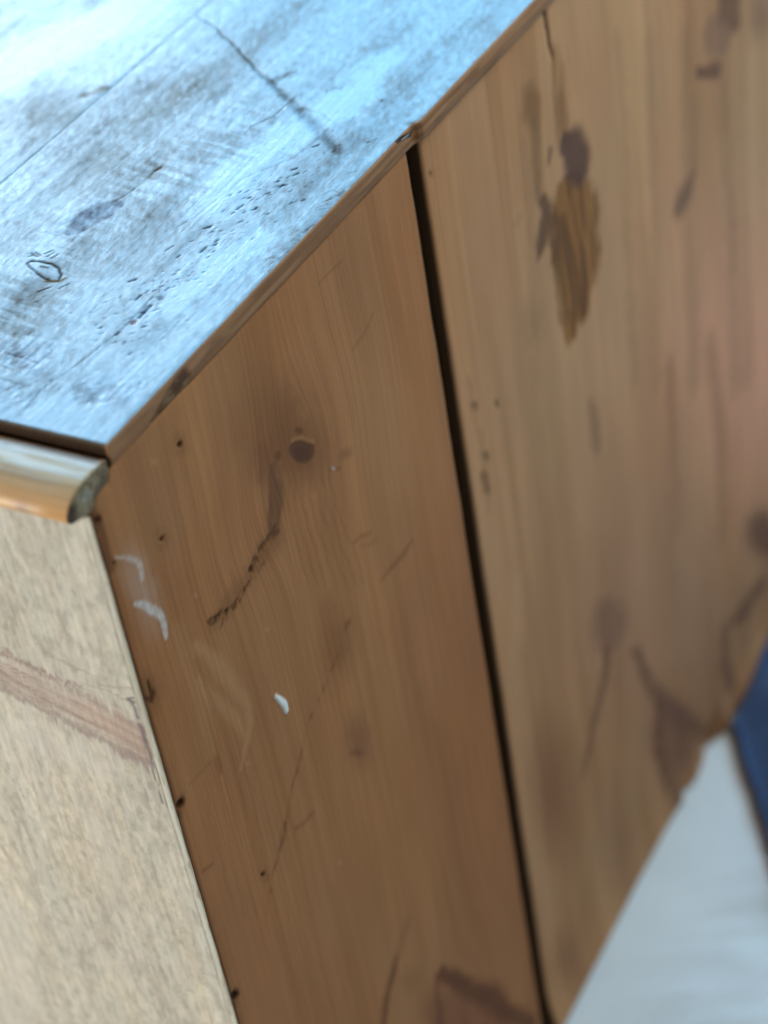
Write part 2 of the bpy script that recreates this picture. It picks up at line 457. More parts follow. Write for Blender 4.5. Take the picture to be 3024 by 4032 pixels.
# scratches
s.mix(0.6 * s.stroke([(1622, 2125), (1590, 2180), (1545, 2230), (1500, 2285)], [8, 20, 18, 6], 0.8, 1), (0.24, 0.15, 0.09), disp=-0.1)
s.mix(0.5 * s.stroke([(1392, 2135), (1430, 2110), (1462, 2098)], 12, 0.8, 1), (0.25, 0.16, 0.095))
s.mix(0.3 * s.stroke([(1420, 2150), (1480, 2128)], 12, 0.8, 1), (0.25, 0.16, 0.095))
s.mix(0.55 * s.ell((1365, 1785), (26, -14), (4, 16), .8, 1), (0.25, 0.15, 0.105))
s.mix(0.6 * s.stroke([(1340, 1838), (1295, 1855)], 8, 0.8, 1), (0.24, 0.15, 0.09))
s.mix(0.45 * s.stroke([(1350, 1025), (1310, 1062), (1255, 1118)], 6, 0.6, 0.4), (0.22, 0.14, 0.085), disp=-0.08)
s.mix(0.35 * s.stroke([(1470, 1230), (1430, 1320), (1390, 1380)], 10, 0.8, 0.8), (0.24, 0.15, 0.09))
s.mix(0.4 * s.stroke([(830, 3000), (745, 3090)], 6, 0.6, 0.4), (0.22, 0.14, 0.085))
s.mix(0.55 * s.stroke([(836, 3398), (800, 3430)], 10, 0.7, 0.8), (0.2, 0.125, 0.075))
# nail holes and dents
for (u, v, r) in ((708, 1750, 11), (637, 2122, 9), (1036, 3441, 9), (449, 2217, 7), (1705, 680, 8)):
    s.mix(0.4 * s.glow((u, v), (r * 3, 0), (0, r * 3)), (0.22, 0.14, 0.085))
    s.mix(s.ell((u, v), (r * .8, 0), (-2, r), 0.4, 0.3), (0.035, 0.024, 0.018), disp=-1.0)
for (u, v, r) in ((712, 3165, 15), (925, 3920, 15), (383, 2052, 13)):
    s.mix(0.6 * s.stroke([(u, v - 5), (u - 10, v + 40)], 34, 0.8, 0.8), (0.13, 0.08, 0.05))
    s.mix(s.ell((u, v), (r, -3), (-5, r * 1.3), 0.3, 0.4), (0.012, 0.009, 0.008), disp=-0.9)
s.mix(0.95 * s.stroke([(583, 2685), (590, 2715), (600, 2735), (598, 2752), (562, 2757)], [8, 10, 20, 18, 7], 0.4, 0.6), (0.035, 0.022, 0.015), disp=-0.4)
s.mix(0.5 * s.glow((585, 2720), (45, 0), (0, 60)), (0.2, 0.125, 0.07))
# soiled corner edge
edge = np.exp(-np.maximum(A + 13.3, 0) / (1.1 + 1.6 * fbm(B / 14, A * 0, 41, 3)))
s.mix(np.clip(0.85 * edge, 0, 1), (0.15, 0.085, 0.045))
s.mix(0.7 * s.stroke([(365, 2010), (400, 2090), (440, 2240)], 26, 0.8, 1), (0.14, 0.08, 0.05))
# white rub marks
sc = 0.5 + 0.5 * sstep(.25, .55, fbm(A / 1.3, B / 1.3, 44, 3))
s.mix(0.18 * s.glow((560, 2330), (50, 10), (30, 130)), WHITE)
s.mix(0.42 * s.stroke([(455, 2190), (500, 2195), (540, 2212), (556, 2240), (560, 2275)], [6, 10, 16, 18, 16], 0.5, 0.6) * sc, WHITE)
s.mix(0.66 * s.stroke([(530, 2383), (570, 2383), (608, 2405), (638, 2430), (648, 2470), (654, 2508)], [12, 22, 26, 22, 20, 16], 0.4, 0.6) * (0.3 + 0.7 * sc), WHITE)
chip = s.stroke([(1083, 2743), (1103, 2758), (1119, 2776), (1126, 2797)], [10, 17, 20, 17], 0.25, 0.25)
s.mix(chip, (0.84, 1.20, 1.70), disp=0.5)
s.mix(0.5 * s.ell((604, 1815), (16, 6), (-4, 12), .8), PALE)
s.mix(0.4 * s.ell((1313, 1844), (8, 2), (-2, 7), .5), WHITE)
for (u, v) in ((770, 2345), (977, 3003), (1338, 3398), (1050, 2480)):
    s.mix(0.5 * s.ell((u, v), (9, 2), (-2, 7), .6), (0.55, 0.4, 0.28))
# pale swirl left of the chip
s.mix(0.62 * s.stroke([(770, 2540), (850, 2610), (920, 2690), (975, 2780), (988, 2860), (965, 2950), (950, 3020)], [22, 44, 42, 32, 26, 22, 14], 0.8, 1.0), PALE)
s.mix(0.58 * s.stroke([(780, 2680), (850, 2760), (930, 2830), (975, 2910)], [20, 36, 34, 20], 0.8, 1.0), PALE)
s.mix(0.38 * s.stroke([(700, 2480), (760, 2640), (800, 2800), (830, 2960)], [50, 60, 46, 30], 0.9, 1.0), (0.47, 0.345, 0.22))
s.mix(0.5 * s.stroke([(855, 2985), (870, 3045)], 18, 0.7, 0.6), (0.24, 0.14, 0.07))
s.mix(0.4 * s.stroke([(770, 2600), (850, 2800)], 14, 0.7, 0.6), (0.27, 0.17, 0.095))
# knot at the foot of the board
s.mix(0.75 * s.ell((1860, 4040), (170, 60), (-20, 120), .35, 3), (0.24, 0.13, 0.095))
s.mix(0.85 * s.stroke([(1735, 3835), (1790, 3860), (1870, 3905), (1940, 3925), (2000, 3990), (2100, 4030)], [30, 44, 50, 66, 50, 40], 0.7, 1.5), (0.135, 0.07, 0.052))
s.mix(0.7 * s.stroke([(1722, 3840), (1722, 3920), (1735, 4032)], 24, 0.8, 1), (0.17, 0.09, 0.068))
s.mix(0.8 * s.stroke([(1560, 3770), (1548, 3840), (1520, 3930), (1508, 4060)], [14, 30, 36, 30], 0.7, 1.5), (0.155, 0.085, 0.06))
s.mix(0.4 * s.stroke([(1600, 3640), (1560, 3780)], 40, 0.9, 1.5), (0.22, 0.135, 0.085))
s.mix(0.4 * s.glow((1620, 3860), (40, 0), (0, 50)), (0.22, 0.14, 0.09))
# relief: edges worn round
top_d, gro_d = ztop[:, None] - B, 181 - A
s.disp -= (1.8 + 1.0 * fbm(B / 18, A * 0, 48, 3)) * np.exp(-(gro_d / 2.4) ** 2) + 0.25 * np.exp(-(top_d / 0.8) ** 2)
s.disp -= 0.5 * np.exp(-((A + 13.3) / 0.6) ** 2) * (0.4 + fbm(B / 9, A * 0, 45, 3))
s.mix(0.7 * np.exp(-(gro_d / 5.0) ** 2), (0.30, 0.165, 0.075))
s.mix(0.95 * np.exp(-(gro_d / 2.0) ** 2), (0.055, 0.032, 0.016))  # shade of the gap painted into this board's edge
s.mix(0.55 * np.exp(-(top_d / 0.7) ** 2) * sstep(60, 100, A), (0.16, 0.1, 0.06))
s.disp += 0.06 * (fbm(A / 20, B / 60, 46, 3) - .5)
s.tint *= np.array([1.03, 0.69, 0.45])
F = np.stack([s.disp, YY, ZZ], -1)
xb = np.where(ya < 1.0, -2.4, -17.0)
Bk = np.stack([np.stack([xb, ya, ztop], -1), np.stack([xb, ya, zbot], -1)], 1)
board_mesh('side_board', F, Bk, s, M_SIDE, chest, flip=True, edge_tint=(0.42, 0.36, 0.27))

# ---- second side board
outline = [(2216, 4032), (2515, 3470), (2660, 3205), (2693, 3155), (2697, 3106), (2745, 3065), (2785, 2979), (2794, 2929), (2817, 2898), (2862, 2875), (2889, 2807), (2953, 2753), (3024, 2613)]
oy = np.array([hit(u, v, 0, 0.0)[1] for u, v in outline]); oz = np.array([hit(u, v, 0, 0.0)[2] for u, v in outline])
bulge = np.clip(0.72 * (-487.5 - oz), -5, 7)      # the knotty foot of the board swells in and out
ya = arr((187.0, 520, 1.05), (520, 585, 3))
tt = np.linspace(0, 1, 470)
ztop = np.full(len(ya), -7.45)
zbot = np.full(len(ya), -488.0)
bul = np.interp(ya, oy, bulge)
YY = np.repeat(ya[:, None], len(tt), 1)
ZZ = ztop[:, None] + (zbot - ztop)[:, None] * tt[None, :]
s = Sheet(YY, ZZ, 0, 0.0, 1, 2, (0.43, 0.295, 0.185), 200, 1.6)
A, B = YY, ZZ
s.knot_flow((2270, 610), 9, 40)
s.knot_flow((2835, 140), 11, 50)
s.knot_flow((2660, 2900), 18, 60)
s.knot_flow((2400, 2440), 10, 40)
s.mul(sstep(.42, .72, fbm(s.gu / 16, B / 300, 24, 3)), (0.84, 0.81, 0.77))
s.mul(sstep(.52, .25, fbm(s.gu / 20, B / 400, 25, 3)), (1.12, 1.11, 1.08))
s.mul(sstep(.35, .65, fbm(A / 70, B / 120, 26, 3)), (1.0, 0.93, 0.90))
s.mix(0.45 * s.stroke([(2960, 300), (2990, 900), (3010, 1300)], 150, 0.9, 2), (0.5, 0.36, 0.225))
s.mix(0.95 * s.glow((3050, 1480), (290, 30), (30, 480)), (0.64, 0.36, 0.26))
s.mix(0.4 * s.glow((2250, 1700), (220, 60), (60, 600)), (0.44, 0.315, 0.205))
s.mix(0.75 * s.stroke([(2640, 1450), (2655, 1750), (2665, 2080)], [50, 66, 60], 0.9, 2), (0.29, 0.165, 0.105))
s.mix(0.7 * s.stroke([(2800, 1350), (2840, 1700), (2850, 2100)], 60, 0.9, 2), (0.34, 0.205, 0.135))
s.mix(0.5 * s.glow((2560, 1900), (170, 20), (30, 400)), (0.42, 0.26, 0.175))
s.mix(0.55 * s.glow((2600, 2500), (300, 60), (60, 420)), (0.37, 0.235, 0.175))
for (x0, x1, wd, k) in ((2440, 2500, 26, .3), (2560, 2600, 34, .3), (2700, 2740, 40, .35), (2860, 2905, 46, .35), (2920, 2950, 30, .3), (2060, 2120, 24, .22)):
    s.mix(1.3 * k * s.stroke([(x0, 150), ((x0 + x1) / 2, 700), (x1, 1500)], wd * 1.7, 0.97, 2.5), (0.29, 0.185, 0.11))
# crack, gouge and the dark knot
s.mix(s.stroke([(2148, 25), (2158, 100), (2172, 180), (2184, 230)], [16, 15, 13, 6], 0.5, 0.4), (0.06, 0.038, 0.02), disp=-0.8)
pn = fbm(A / 2.6, B / 26, 51, 3)
s.mix(0.8 * s.stroke([(2190, 200), (2205, 300), (2215, 420), (2222, 540)], [30, 66, 90, 70], .7, 1.0) * (.45 + .55 * sstep(.35, .55, pn)), (0.2, 0.115, 0.05), disp=-0.4)
s.mix(0.75 * s.ell((2098, 425), (38, 0), (6, 88), .5, 1.0), (0.21, 0.125, 0.06), disp=-0.3)
s.mix(0.7 * s.stroke([(2112, 500), (2118, 620), (2125, 760)], [44, 50, 40], .7, 1.0), (0.22, 0.135, 0.075))
s.mix(0.75 * s.stroke([(2172, 590), (2168, 625)], 26, .6, 1), (0.16, 0.1, 0.085))
s.mix(0.85 * s.stroke([(2142, 790), (2158, 850), (2146, 930), (2125, 1005)], [30, 66, 62, 20], .6, 1.6), (0.115, 0.068, 0.045), disp=-0.3)
fan = s.stroke([(2232, 770), (2246, 840), (2270, 930), (2285, 1050), (2275, 1180), (2262, 1290)], [100, 180, 255, 235, 175, 85], .35, 1.5)
fan = sstep(.16, .80, fan * (0.45 + 0.75 * fbm(A / 2.2, B / 40, 53, 3)) * 1.05 + 0.35 * (fbm(A / 4, B / 9, 54, 3) - .5) * (fan > 0.02))
s.mix(fan * 0.95, (0.22, 0.115, 0.04), disp=-0.5)
s.mix(0.8 * fan * sstep(.48, .62, pn), (0.12, 0.062, 0.03))
s.mix(0.45 * fan * sstep(.45, .3, pn), (0.33, 0.185, 0.075))
for i, off in enumerate((-48, -20, 14, 44)):
    s.mix(0.7 * s.stroke([(2200 + off * .6, 860), (2225 + off * .8, 1000), (2250 + off, 1150), (2262 + off, 1280)], [22, 26, 22, 10], .7, 1), (0.12, 0.066, 0.03), disp=-0.3)
s.mix(0.92 * s.stroke([(2238, 572), (2268, 605), (2292, 648)], [70, 125, 110], .35, 0.8), (0.095, 0.057, 0.05), disp=-0.3)
s.mix(0.5 * s.glow((2110, 1270), (36, 0), (4, 80)), (0.25, 0.165, 0.11))
s.mix(0.35 * s.stroke([(2060, 850), (2025, 890)], 14, .8), (0.27, 0.18, 0.11))
# knots at the far top
s.mix(0.75 * s.ell((2835, 140), (56, -4), (-6, 92), .3, 2), (0.235, 0.15, 0.115))
s.mix(0.85 * s.stroke([(2870, -20), (2890, 40), (2905, 100)], [130, 100, 40], .5, 2), (0.15, 0.09, 0.06))
s.mix(0.85 * s.stroke([(2755, 285), (2830, 278)], [26, 42], .5, 1.5), (0.14, 0.08, 0.06))
s.mix(0.6 * s.glow((3010, 60), (50, 0), (0, 80)), (0.19, 0.12, 0.1))
s.mix(0.6 * s.stroke([(2845, 330), (2860, 450), (2860, 520)], 26, .8, 1.5), (0.27, 0.16, 0.1))
s.mix(0.8 * s.stroke([(2735, 680), (2715, 750), (2685, 800), (2668, 828)], [24, 60, 76, 40], .6, 1.0), (0.165, 0.105, 0.08))
s.mix(0.45 * s.stroke([(2735, 400), (2745, 560), (2730, 700)], 36, .9, 1.5), (0.27, 0.175, 0.11))
s.mix(0.6 * s.stroke([(2890, 760), (2900, 900), (2895, 1060)], 24, .9, 2), (0.26, 0.15, 0.1))
s.mix(0.6 * s.stroke([(2330, 1590), (2350, 1700), (2358, 1760)], [30, 56, 36], .8, 1.2), (0.225, 0.145, 0.1))
# dark nicks beside the gap
for (u, v, r) in ((1872, 1600, 12), (1917, 1797, 13), (1912, 1885, 16), (1925, 1930, 12), (1965, 1588, 9), (1702, 678, 8)):
    s.mix(0.8 * s.ell((u, v), (r, 0), (2, r * 1.7), .6, .8), (0.12, 0.08, 0.05), disp=-0.3)
s.mix(0.5 * s.stroke([(1850, 1500), (1900, 1750), (1930, 2000)], 26, .9, 2), (0.29, 0.19, 0.115))
# foot of the board: branching knots
s.mix(0.7 * s.ell((2400, 2460), (66, 0), (-6, 105), .5, 3), (0.225, 0.14, 0.11))
s.mix(0.75 * s.stroke([(2392, 2560), (2385, 2680), (2360, 2790), (2325, 2930), (2300, 3060)], [40, 44, 36, 30, 20], .7, 2), (0.165, 0.1, 0.075))
s.mix(0.7 * s.stroke([(2505, 2560), (2560, 2690), (2620, 2770), (2720, 2850), (2800, 2900)], [26, 44, 60, 50, 44], .7, 2), (0.165, 0.1, 0.08))
s.mix(0.75 * s.ell((2660, 2900), (90, 10), (10, 150), .5, 4), (0.21, 0.13, 0.108))
s.mix(0.6 * s.stroke([(2600, 2790), (2590, 2950), (2650, 3100), (2690, 3180)], 44, .7, 3), (0.145, 0.082, 0.065))
s.mix(0.85 * s.ell((3010, 2110), (60, -10), (20, 95), .5, 3), (0.17, 0.1, 0.075))
s.mix(0.75 * s.stroke([(3020, 2280), (2950, 2380), (2900, 2440)], [30, 66, 40], .7, 2), (0.155, 0.095, 0.08))
s.mix(0.7 * s.stroke([(2860, 2480), (2855, 2620), (2880, 2700)], 50, .8, 2), (0.17, 0.105, 0.085))
s.mix(0.6 * s.glow((2180, 3120), (80, 0), (20, 230)), (0.21, 0.105, 0.068))
s.mix(0.45 * s.glow((2450, 3350), (60, 20), (60, 260)), (0.235, 0.14, 0.09))
s.mix(0.5 * s.stroke([(2170, 3430), (2190, 3640)], 50, .9, 2), (0.4, 0.27, 0.17))
s.mix(0.5 * s.glow((2250, 3780), (50, 10), (0, 90)), (0.2, 0.115, 0.08))
s.mix(0.4 * s.stroke([(2040, 2300), (2030, 2700)], 60, .9, 2), (0.46, 0.335, 0.21))
gd = A - 187.0
s.disp -= 0.9 * np.exp(-(gd / 1.2) ** 2)
s.disp += 0.12 * (fbm(A / 30, B / 100, 47, 3) - .5)
s.tint *= np.array([1.25, 0.96, 0.73])
gap_shade = (0.6 + 0.8 * fbm(B[:1] / 15, B[:1] * 0, 49, 3))[..., None]
s.tint[:1] = np.array((0.10, 0.056, 0.028)) * gap_shade  # gap's dark shade painted into the near edge colour
s.tint[1:2] *= 0.55 * gap_shade
s.disp += bul[:, None] * np.exp(-((ZZ + 488.0) / 16.0) ** 2)
F = np.stack([s.disp - 0.6, YY, ZZ], -1)
xb = np.full(len(ya), -17.0)
Bk = np.stack([np.stack([xb, ya, ztop], -1), np.stack([xb, ya, zbot], -1)], 1)
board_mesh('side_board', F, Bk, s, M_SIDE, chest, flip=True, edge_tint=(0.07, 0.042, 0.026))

# ---- top planks
PURP = (0.10, 0.085, 0.11)
def top_plank(x0, x1, xa, yarr, first):
    XX, YY = np.meshgrid(xa, yarr, indexing='ij')
    s = Sheet(XX, YY, 2, 0.0, 0, 1, (0.17, 0.115, 0.07), 300 + int(first))
    A, B = XX, YY
    s.knot_flow((400, 860), 5, 30)
    s.knot_flow((176, 1068), 5, 24)
    # worn varnish, in streaks along the board and in patches
    g1 = fbm(A / 7 + 3, B / 60, 61, 4)
    g2 = fbm(A / 28, B / 42, 62, 4)
    g3 = fbm(A / 1.8, B / 9, 63, 3)
    wear = 0.50 * sstep(.42, .72, g2) + 0.35 * sstep(.45, .75, g1) + 0.22 * sstep(.5, .8, g3)
    s.gloss = np.clip(0.80 - 0.38 * wear, 0.3, 1)
    s.mul(sstep(.5, .75, g1), (0.8, 0.78, 0.76))
    # relief along the grain, planing ripples across it
    s.disp += 0.10 * (fbm(s.gu / 3.0, B / 45, 64, 3) - .5) + 0.22 * (fbm(A / 16, B / 30, 65, 3) - .5)
    s.disp += 0.05 * (fbm(A / 1.2, B / 4, 66, 3) - .5)
    fk = fbm(A / 1.3 + .3 * B, B / 3.2, 72, 4)
    s.gloss += 0.18 * sstep(.55, .75, fk) - 0.16 * sstep(.45, .25, fk)
    rip = sstep(.4, .62, fbm(A / 16, B / 2.2 + A / 14, 67, 3))
    for c, a1, a2, k in (((930, 560), (150, -60), (60, 110), 1.0), ((620, 700), (170, -60), (60, 120), .8), ((100, 1250), (200, -60), (40, 150), .9), ((250, 960), (160, -60), (40, 120), .6)):
        m = s.glow(c, a1, a2)
        s.disp -= 0.05 * k * m * rip
        s.gloss -= 0.30 * k * m * rip
    dull = [((430, 620), (150, -90), (70, 90), .55), ((160, 470), (110, -70), (60, 90), .5), ((70, 1280), (120, -60), (60, 90), .45),
            ((640, 380), (160, -90), (60, 60), .3), ((1180, 470), (60, -40), (60, 60), .25), ((1900, 130), (90, -60), (40, 60), .3), ((90, 1500), (150, -30), (30, 80), .35), ((900, 250), (200, -150), (60, 50), .25)]
    for c, a1, a2, k in dull:
        s.gloss -= 0.6 * k * s.glow(c, a1, a2)
        s.mul(0.4 * s.glow(c, a1, a2), (0.95, 0.9, 0.75))
    s.gloss += 0.28 * sstep(120, 15, B)
    # polished streaks
    for pts, wd in (([(1290, 430), (1000, 640), (840, 800)], 170), ([(1000, 950), (830, 1080), (700, 1190)], 90), ([(1500, 250), (1350, 420)], 120), ([(520, 30), (150, 200), (0, 300)], 200)):
        s.gloss += 0.55 * s.stroke(pts, wd, .9, 4)
    if first:
        # cross crack
        cr = s.stroke([(770, 60), (860, 120), (1000, 262), (1060, 320), (1120, 375), (1190, 440), (1260, 520), (1335, 600)], [8, 10, 14, 20, 28, 34, 40, 26], .85, .8)
        s.mix(0.8 * cr, (0.10, 0.095, 0.09), disp=-0.12); s.gloss -= 0.45 * cr
        c2 = s.stroke([(1090, 310), (1130, 300), (1160, 285)], [34, 24, 12], .95, 1.5)
        s.mix(0.6 * c2, (0.13, 0.1, 0.075), disp=-0.1); s.gloss -= 0.35 * c2
        c2 = s.stroke([(1190, 430), (1260, 445), (1310, 480)], [22, 18, 10], .95, 1)
        s.mix(0.6 * c2, (0.16, 0.12, 0.09), disp=-0.1); s.gloss -= 0.3 * c2
        # long hairline crack with a resin bead
        lc = s.stroke([(600, 1170), (565, 1210), (503, 1274), (440, 1330), (361, 1392), (300, 1440), (237, 1482), (157, 1540), (76, 1640)], [3, 6, 5, 4, 4, 4, 4, 4, 3], .7, .15)
        s.mix(0.8 * lc, (0.07, 0.05, 0.05), disp=-0.12); s.gloss -= 0.5 * lc
        lc = s.stroke([(455, 790), (490, 770), (560, 720), (620, 665)], [9, 7, 6, 8], .5, .4)
        s.mix(0.5 * lc, (0.14, 0.09, 0.05), disp=-0.08); s.gloss -= 0.3 * lc
        lc = s.stroke([(610, 672), (630, 660)], [12, 12], .5, .4)
        s.mix(lc, (0.16, 0.08, 0.03), disp=-0.2); s.gloss -= 0.8 * lc
        lc = s.stroke([(1170, 380), (1080, 455), (985, 500)], [6, 7, 5], .6, .4)
        s.mix(0.6 * lc, (0.2, 0.15, 0.12), disp=-0.2); s.gloss -= 0.5 * lc
        lc = s.stroke([(1250, 545), (1160, 620), (960, 700), (800, 830), (690, 900)], [12, 8, 6, 7, 5], .6, .6)
        s.mix(0.5 * lc, (0.1, 0.09, 0.1), disp=-0.06); s.gloss -= 0.22 * lc
        bead = s.ell((528, 1268), (13, -9), (6, 7), .4, .2)
        s.mix(bead, (0.20, 0.025, 0.008), disp=-0.1); s.gloss -= 0.6 * bead
        m = s.stroke([(548, 1250), (590, 1205)], [12, 16], .6, .4)
        s.mix(m, (0.05, 0.05, 0.07), disp=-0.25); s.gloss -= 0.7 * m
        # violet stained knot
        kn = s.stroke([(295, 905), (340, 865), (400, 830), (445, 810)], [64, 100, 104, 62], .2, .8)
        s.mix(0.9 * kn, PURP, disp=-0.06); s.gloss -= 0.34 * kn * (0.8 + 0.4 * fbm(A / 1.2, B / 9, 68, 2))
        # small ring knot
        ring = s.stroke([(107, 1036), (122, 1027), (160, 1030), (205, 1040), (232, 1060), (243, 1082), (232, 1102), (204, 1107), (175, 1095), (145, 1075), (118, 1054)], 8, .45, .4, True)
        s.mix(0.85 * ring, (0.06, 0.035, 0.025), disp=-0.2); s.gloss -= 0.65 * ring
        m = s.stroke([(180, 1108), (235, 1106), (262, 1092)], [8, 14, 8], .7, .5)
        s.mix(0.8 * m, (0.25, 0.13, 0.04)); s.gloss -= 0.6 * m
        m = s.stroke([(160, 1048), (190, 1054)], [10, 8], .5, .6)
        s.mix(m, (0.09, 0.055, 0.04)); s.gloss -= 0.6 * m
        for (a, b) in (((125, 998), (150, 1010)), ((140, 994), (160, 1006)), ((175, 1000), (208, 985)), ((185, 1010), (215, 992)), ((200, 1018), (228, 1002)), ((110, 1012), (130, 1004)), ((150, 1150), (200, 1128)), ((230, 1135), (275, 1115))):
            m = s.stroke([a, b], [6, 5], .5, .4)
            s.mix(m, (0.1, 0.065, 0.05), disp=-0.12); s.gloss -= 0.6 * m
        # violet blotches near the corner
        for c, a1, a2, k in (((110, 1440), (90, 20), (40, 50), .6), ((60, 1380), (70, 10), (20, 30), .5), ((420, 1545), (120, -10), (40, 50), .55), ((180, 1375), (60, 10), (30, 40), .5), ((50, 1560), (90, 10), (20, 50), .4)):
            m = s.glow(c, a1, a2)
            s.mix(k * 0.8 * m, (0.15, 0.125, 0.15))
            s.gloss -= 0.55 * k * m * sstep(.3, .6, fbm(A / 1.6, B / 4, 69, 3))
            s.disp -= 0.12 * m * sstep(.45, .6, fbm(A / 1.4, B / 4, 70, 3))
        for i in range(9):
            y = 1510 + i * 9
            m = s.stroke([(285 + 2 * i, y + 14), (330 + 3 * i, y), (352 + 3 * i, y + 6)], [4, 5, 3], .6, .5)
            s.mix(0.7 * m, (0.12, 0.1, 0.1), disp=-0.12); s.gloss -= 0.55 * m
        for pts in ([(0, 1488), (60, 1510), (95, 1516)], [(75, 1530), (115, 1520)], [(0, 1440), (50, 1455)], [(30, 1388), (90, 1410), (150, 1430)]):
            m = s.stroke(pts, 7, .6, .6)
            s.mix(0.5 * m, (0.09, 0.07, 0.075), disp=-0.08); s.gloss -= 0.35 * m
        # worm pits strewn along the board
        rng = random.Random(5)
        pits = [(1240, 575, 14), (1255, 570, 9), (1158, 665, 13), (1165, 685, 16), (1110, 732, 14), (1135, 695, 9), (1000, 822, 16), (945, 815, 14), (980, 778, 10), (1055, 760, 11), (918, 838, 10), (800, 985, 18), (855, 948, 12), (848, 962, 12), (815, 895, 16),
                (905, 770, 10), (880, 830, 9), (1090, 715, 10), (700, 1010, 10), (1105, 700, 9), (1095, 715, 9), (560, 1230, 12), (628, 1175, 12), (660, 1140, 13), (632, 1180, 10), (580, 1150, 10), (545, 1172, 14), (520, 1105, 18), (615, 1220, 10), (400, 1313, 9), (520, 1315, 9), (550, 1335, 8), (510, 1395, 12), (1450, 560, 10)]
        for i in range(150):
            t = rng.random()
            u = 430 + (1260 - 430) * t + rng.gauss(0, 60)
            v = 1310 - (1310 - 600) * t + rng.gauss(0, 62)
            pits.append((u, v, rng.uniform(5, 10)))
        for i in range(60):
            pits.append((rng.uniform(40, 640), rng.uniform(1130, 1720), rng.uniform(4, 9)))
        for i in range(40):
            pits.append((rng.uniform(1150, 1600), rng.uniform(230, 620), rng.uniform(4, 8)))
        for (u, v, r) in pits:
            if u + v > 2110 - 0.05 * u:
                continue
            L = r * rng.uniform(1.0, 1.9)
            an = rng.uniform(0.25, 0.75)
            m = s.stroke([(u - L * math.cos(an) * .5, v + L * math.sin(an) * .5), (u + L * math.cos(an) * .5, v - L * math.sin(an) * .5)], [r * .55, r * .75], .5, .3)
            k = min(1, r / 11)
            s.mix(k * m, (0.05, 0.05, 0.06), disp=-0.15 * k); s.gloss -= 0.55 * k * m
        # fine scratches by the rim
        for i in range(26):
            u = rng.uniform(1020, 1420); v = 1770 - u * 1.02 + 60 + rng.uniform(-70, 10)
            v = 1748 - (u - 428) * 1.045 - rng.uniform(15, 110)
            m = s.stroke([(u, v), (u + rng.uniform(20, 60), v - rng.uniform(4, 26)), (u + rng.uniform(60, 90), v - rng.uniform(0, 22))], 3.5, .6, .3)
            s.mix(0.5 * m, (0.2, 0.15, 0.13), disp=-0.08); s.gloss -= 0.4 * m
    m = s.stroke([(680, 395 - 20), (740, 330)], 1, .5, 0) * 0
    d = np.minimum(A - x0, x1 - A)
    s.disp -= 0.14 * np.exp(-(d / 0.6) ** 2)
    s.disp -= 0.5 * np.exp(-(B / 0.5) ** 2)
    pass
    return XX, YY, s
xa1, y_all = arr((-120.12, 0.0, 0.46)), arr((0, 292, 0.5), (292, 585, 6))
XX, YY, s = top_plank(-119.8, 0.0, xa1, y_all, True)
# the rim along the side: flush over the first board, a little proud past the split
xo = np.interp(y_all, [0, 176, 182, 186, 585], [0.25, 0.25, 0.5, 1.9, 1.9]) + 0.35 * (fbm(y_all / 14, y_all * 0, 71, 3) - .5)
FX = XX.copy()
wgt = sstep(-12, 0, XX)
FX += wgt * (xo[None, :] - 0.6)
chipd = np.exp(-((y_all - 183) / 2.2) ** 2)
s.disp -= 0.5 * chipd[None, :] * sstep(-4, 0, XX)
F = np.stack([FX, YY, s.disp], -1)
Bk = np.stack([np.stack([FX[:, 0], YY[:, 0], np.full(len(xa1), -7.2)], -1), np.stack([FX[:, -1], YY[:, -1], np.full(len(xa1), -7.2)], -1)], 1)
s.tint[:, :1] = (0.05, 0.03, 0.018); s.gloss[:, :1] = 0.05
board_mesh('top_plank', F, Bk, s, M_TOP, chest, edge_tint=(0.05, 0.03, 0.018))
xa2 = arr((-320.2, -225, 4), (-225, -120.2, 0.9)); y2 = arr((0, 300, 0.9), (300, 585, 6))
XX, YY, s = top_plank(-320.2, -120.2, xa2, y2, False)
m = s.stroke([(340, 375), (425, 345)], [34, 24], .95, 1.5); s.mix(0.7 * m, (0.2, 0.13, 0.05)); s.gloss -= 0.4 * m
F = np.stack([XX, YY, s.disp], -1)
Bk = np.stack([np.stack([XX[:, 0], YY[:, 0], np.full(len(xa2), -7.2)], -1), np.stack([XX[:, -1], YY[:, -1], np.full(len(xa2), -7.2)], -1)], 1)
s.tint[:, :1] = (0.05, 0.03, 0.018); s.gloss[:, :1] = 0.05
board_mesh('top_plank', F, Bk, s, M_TOP, chest, edge_tint=(0.05, 0.03, 0.018))
for x0, x1 in ((-520.3, -320.7), (-720.3, -520.7), (-900, -720.7)):
    box_obj('top_plank', x0, x1, 0, 585, -7.2, 0, M_PLAIN, chest)

# visible edge strip of the top along the side (its own grain and the dark bark flaw)
ya = arr((0.15, 292, 0.5), (292, 585, 6)); tt = np.linspace(0, 1, 22)
YY = np.repeat(ya[:, None], len(tt), 1); ZZ = -0.15 - 7.15 * np.repeat(tt[None, :], len(ya), 0)
s = Sheet(ZZ, YY, 0, 0.0, 2, 1, (0.40, 0.27, 0.175), 400, .5)
xo2 = np.interp(ya, y_all, xo)
s.mul(sstep(.4, .7, fbm(ZZ / 1.6, YY / 40, 81, 3)), (0.75, 0.7, 0.66))
s.mix(0.6 * sstep(.55, .75, fbm(ZZ / 2.5, YY / 14, 82, 3)), (0.22, 0.14, 0.09))
fl1 = s.stroke([(715, 1500), (680, 1560), (640, 1610), (600, 1660)], [60, 62, 44, 22], .35, 1.0)
s.mix(0.9 * fl1, (0.10, 0.062, 0.045), disp=-0.3)
s.mix(0.7 * fl1 * sstep(.5, .65, fbm(ZZ / 1.2, YY / 4, 83, 3)), (0.3, 0.24, 0.17))
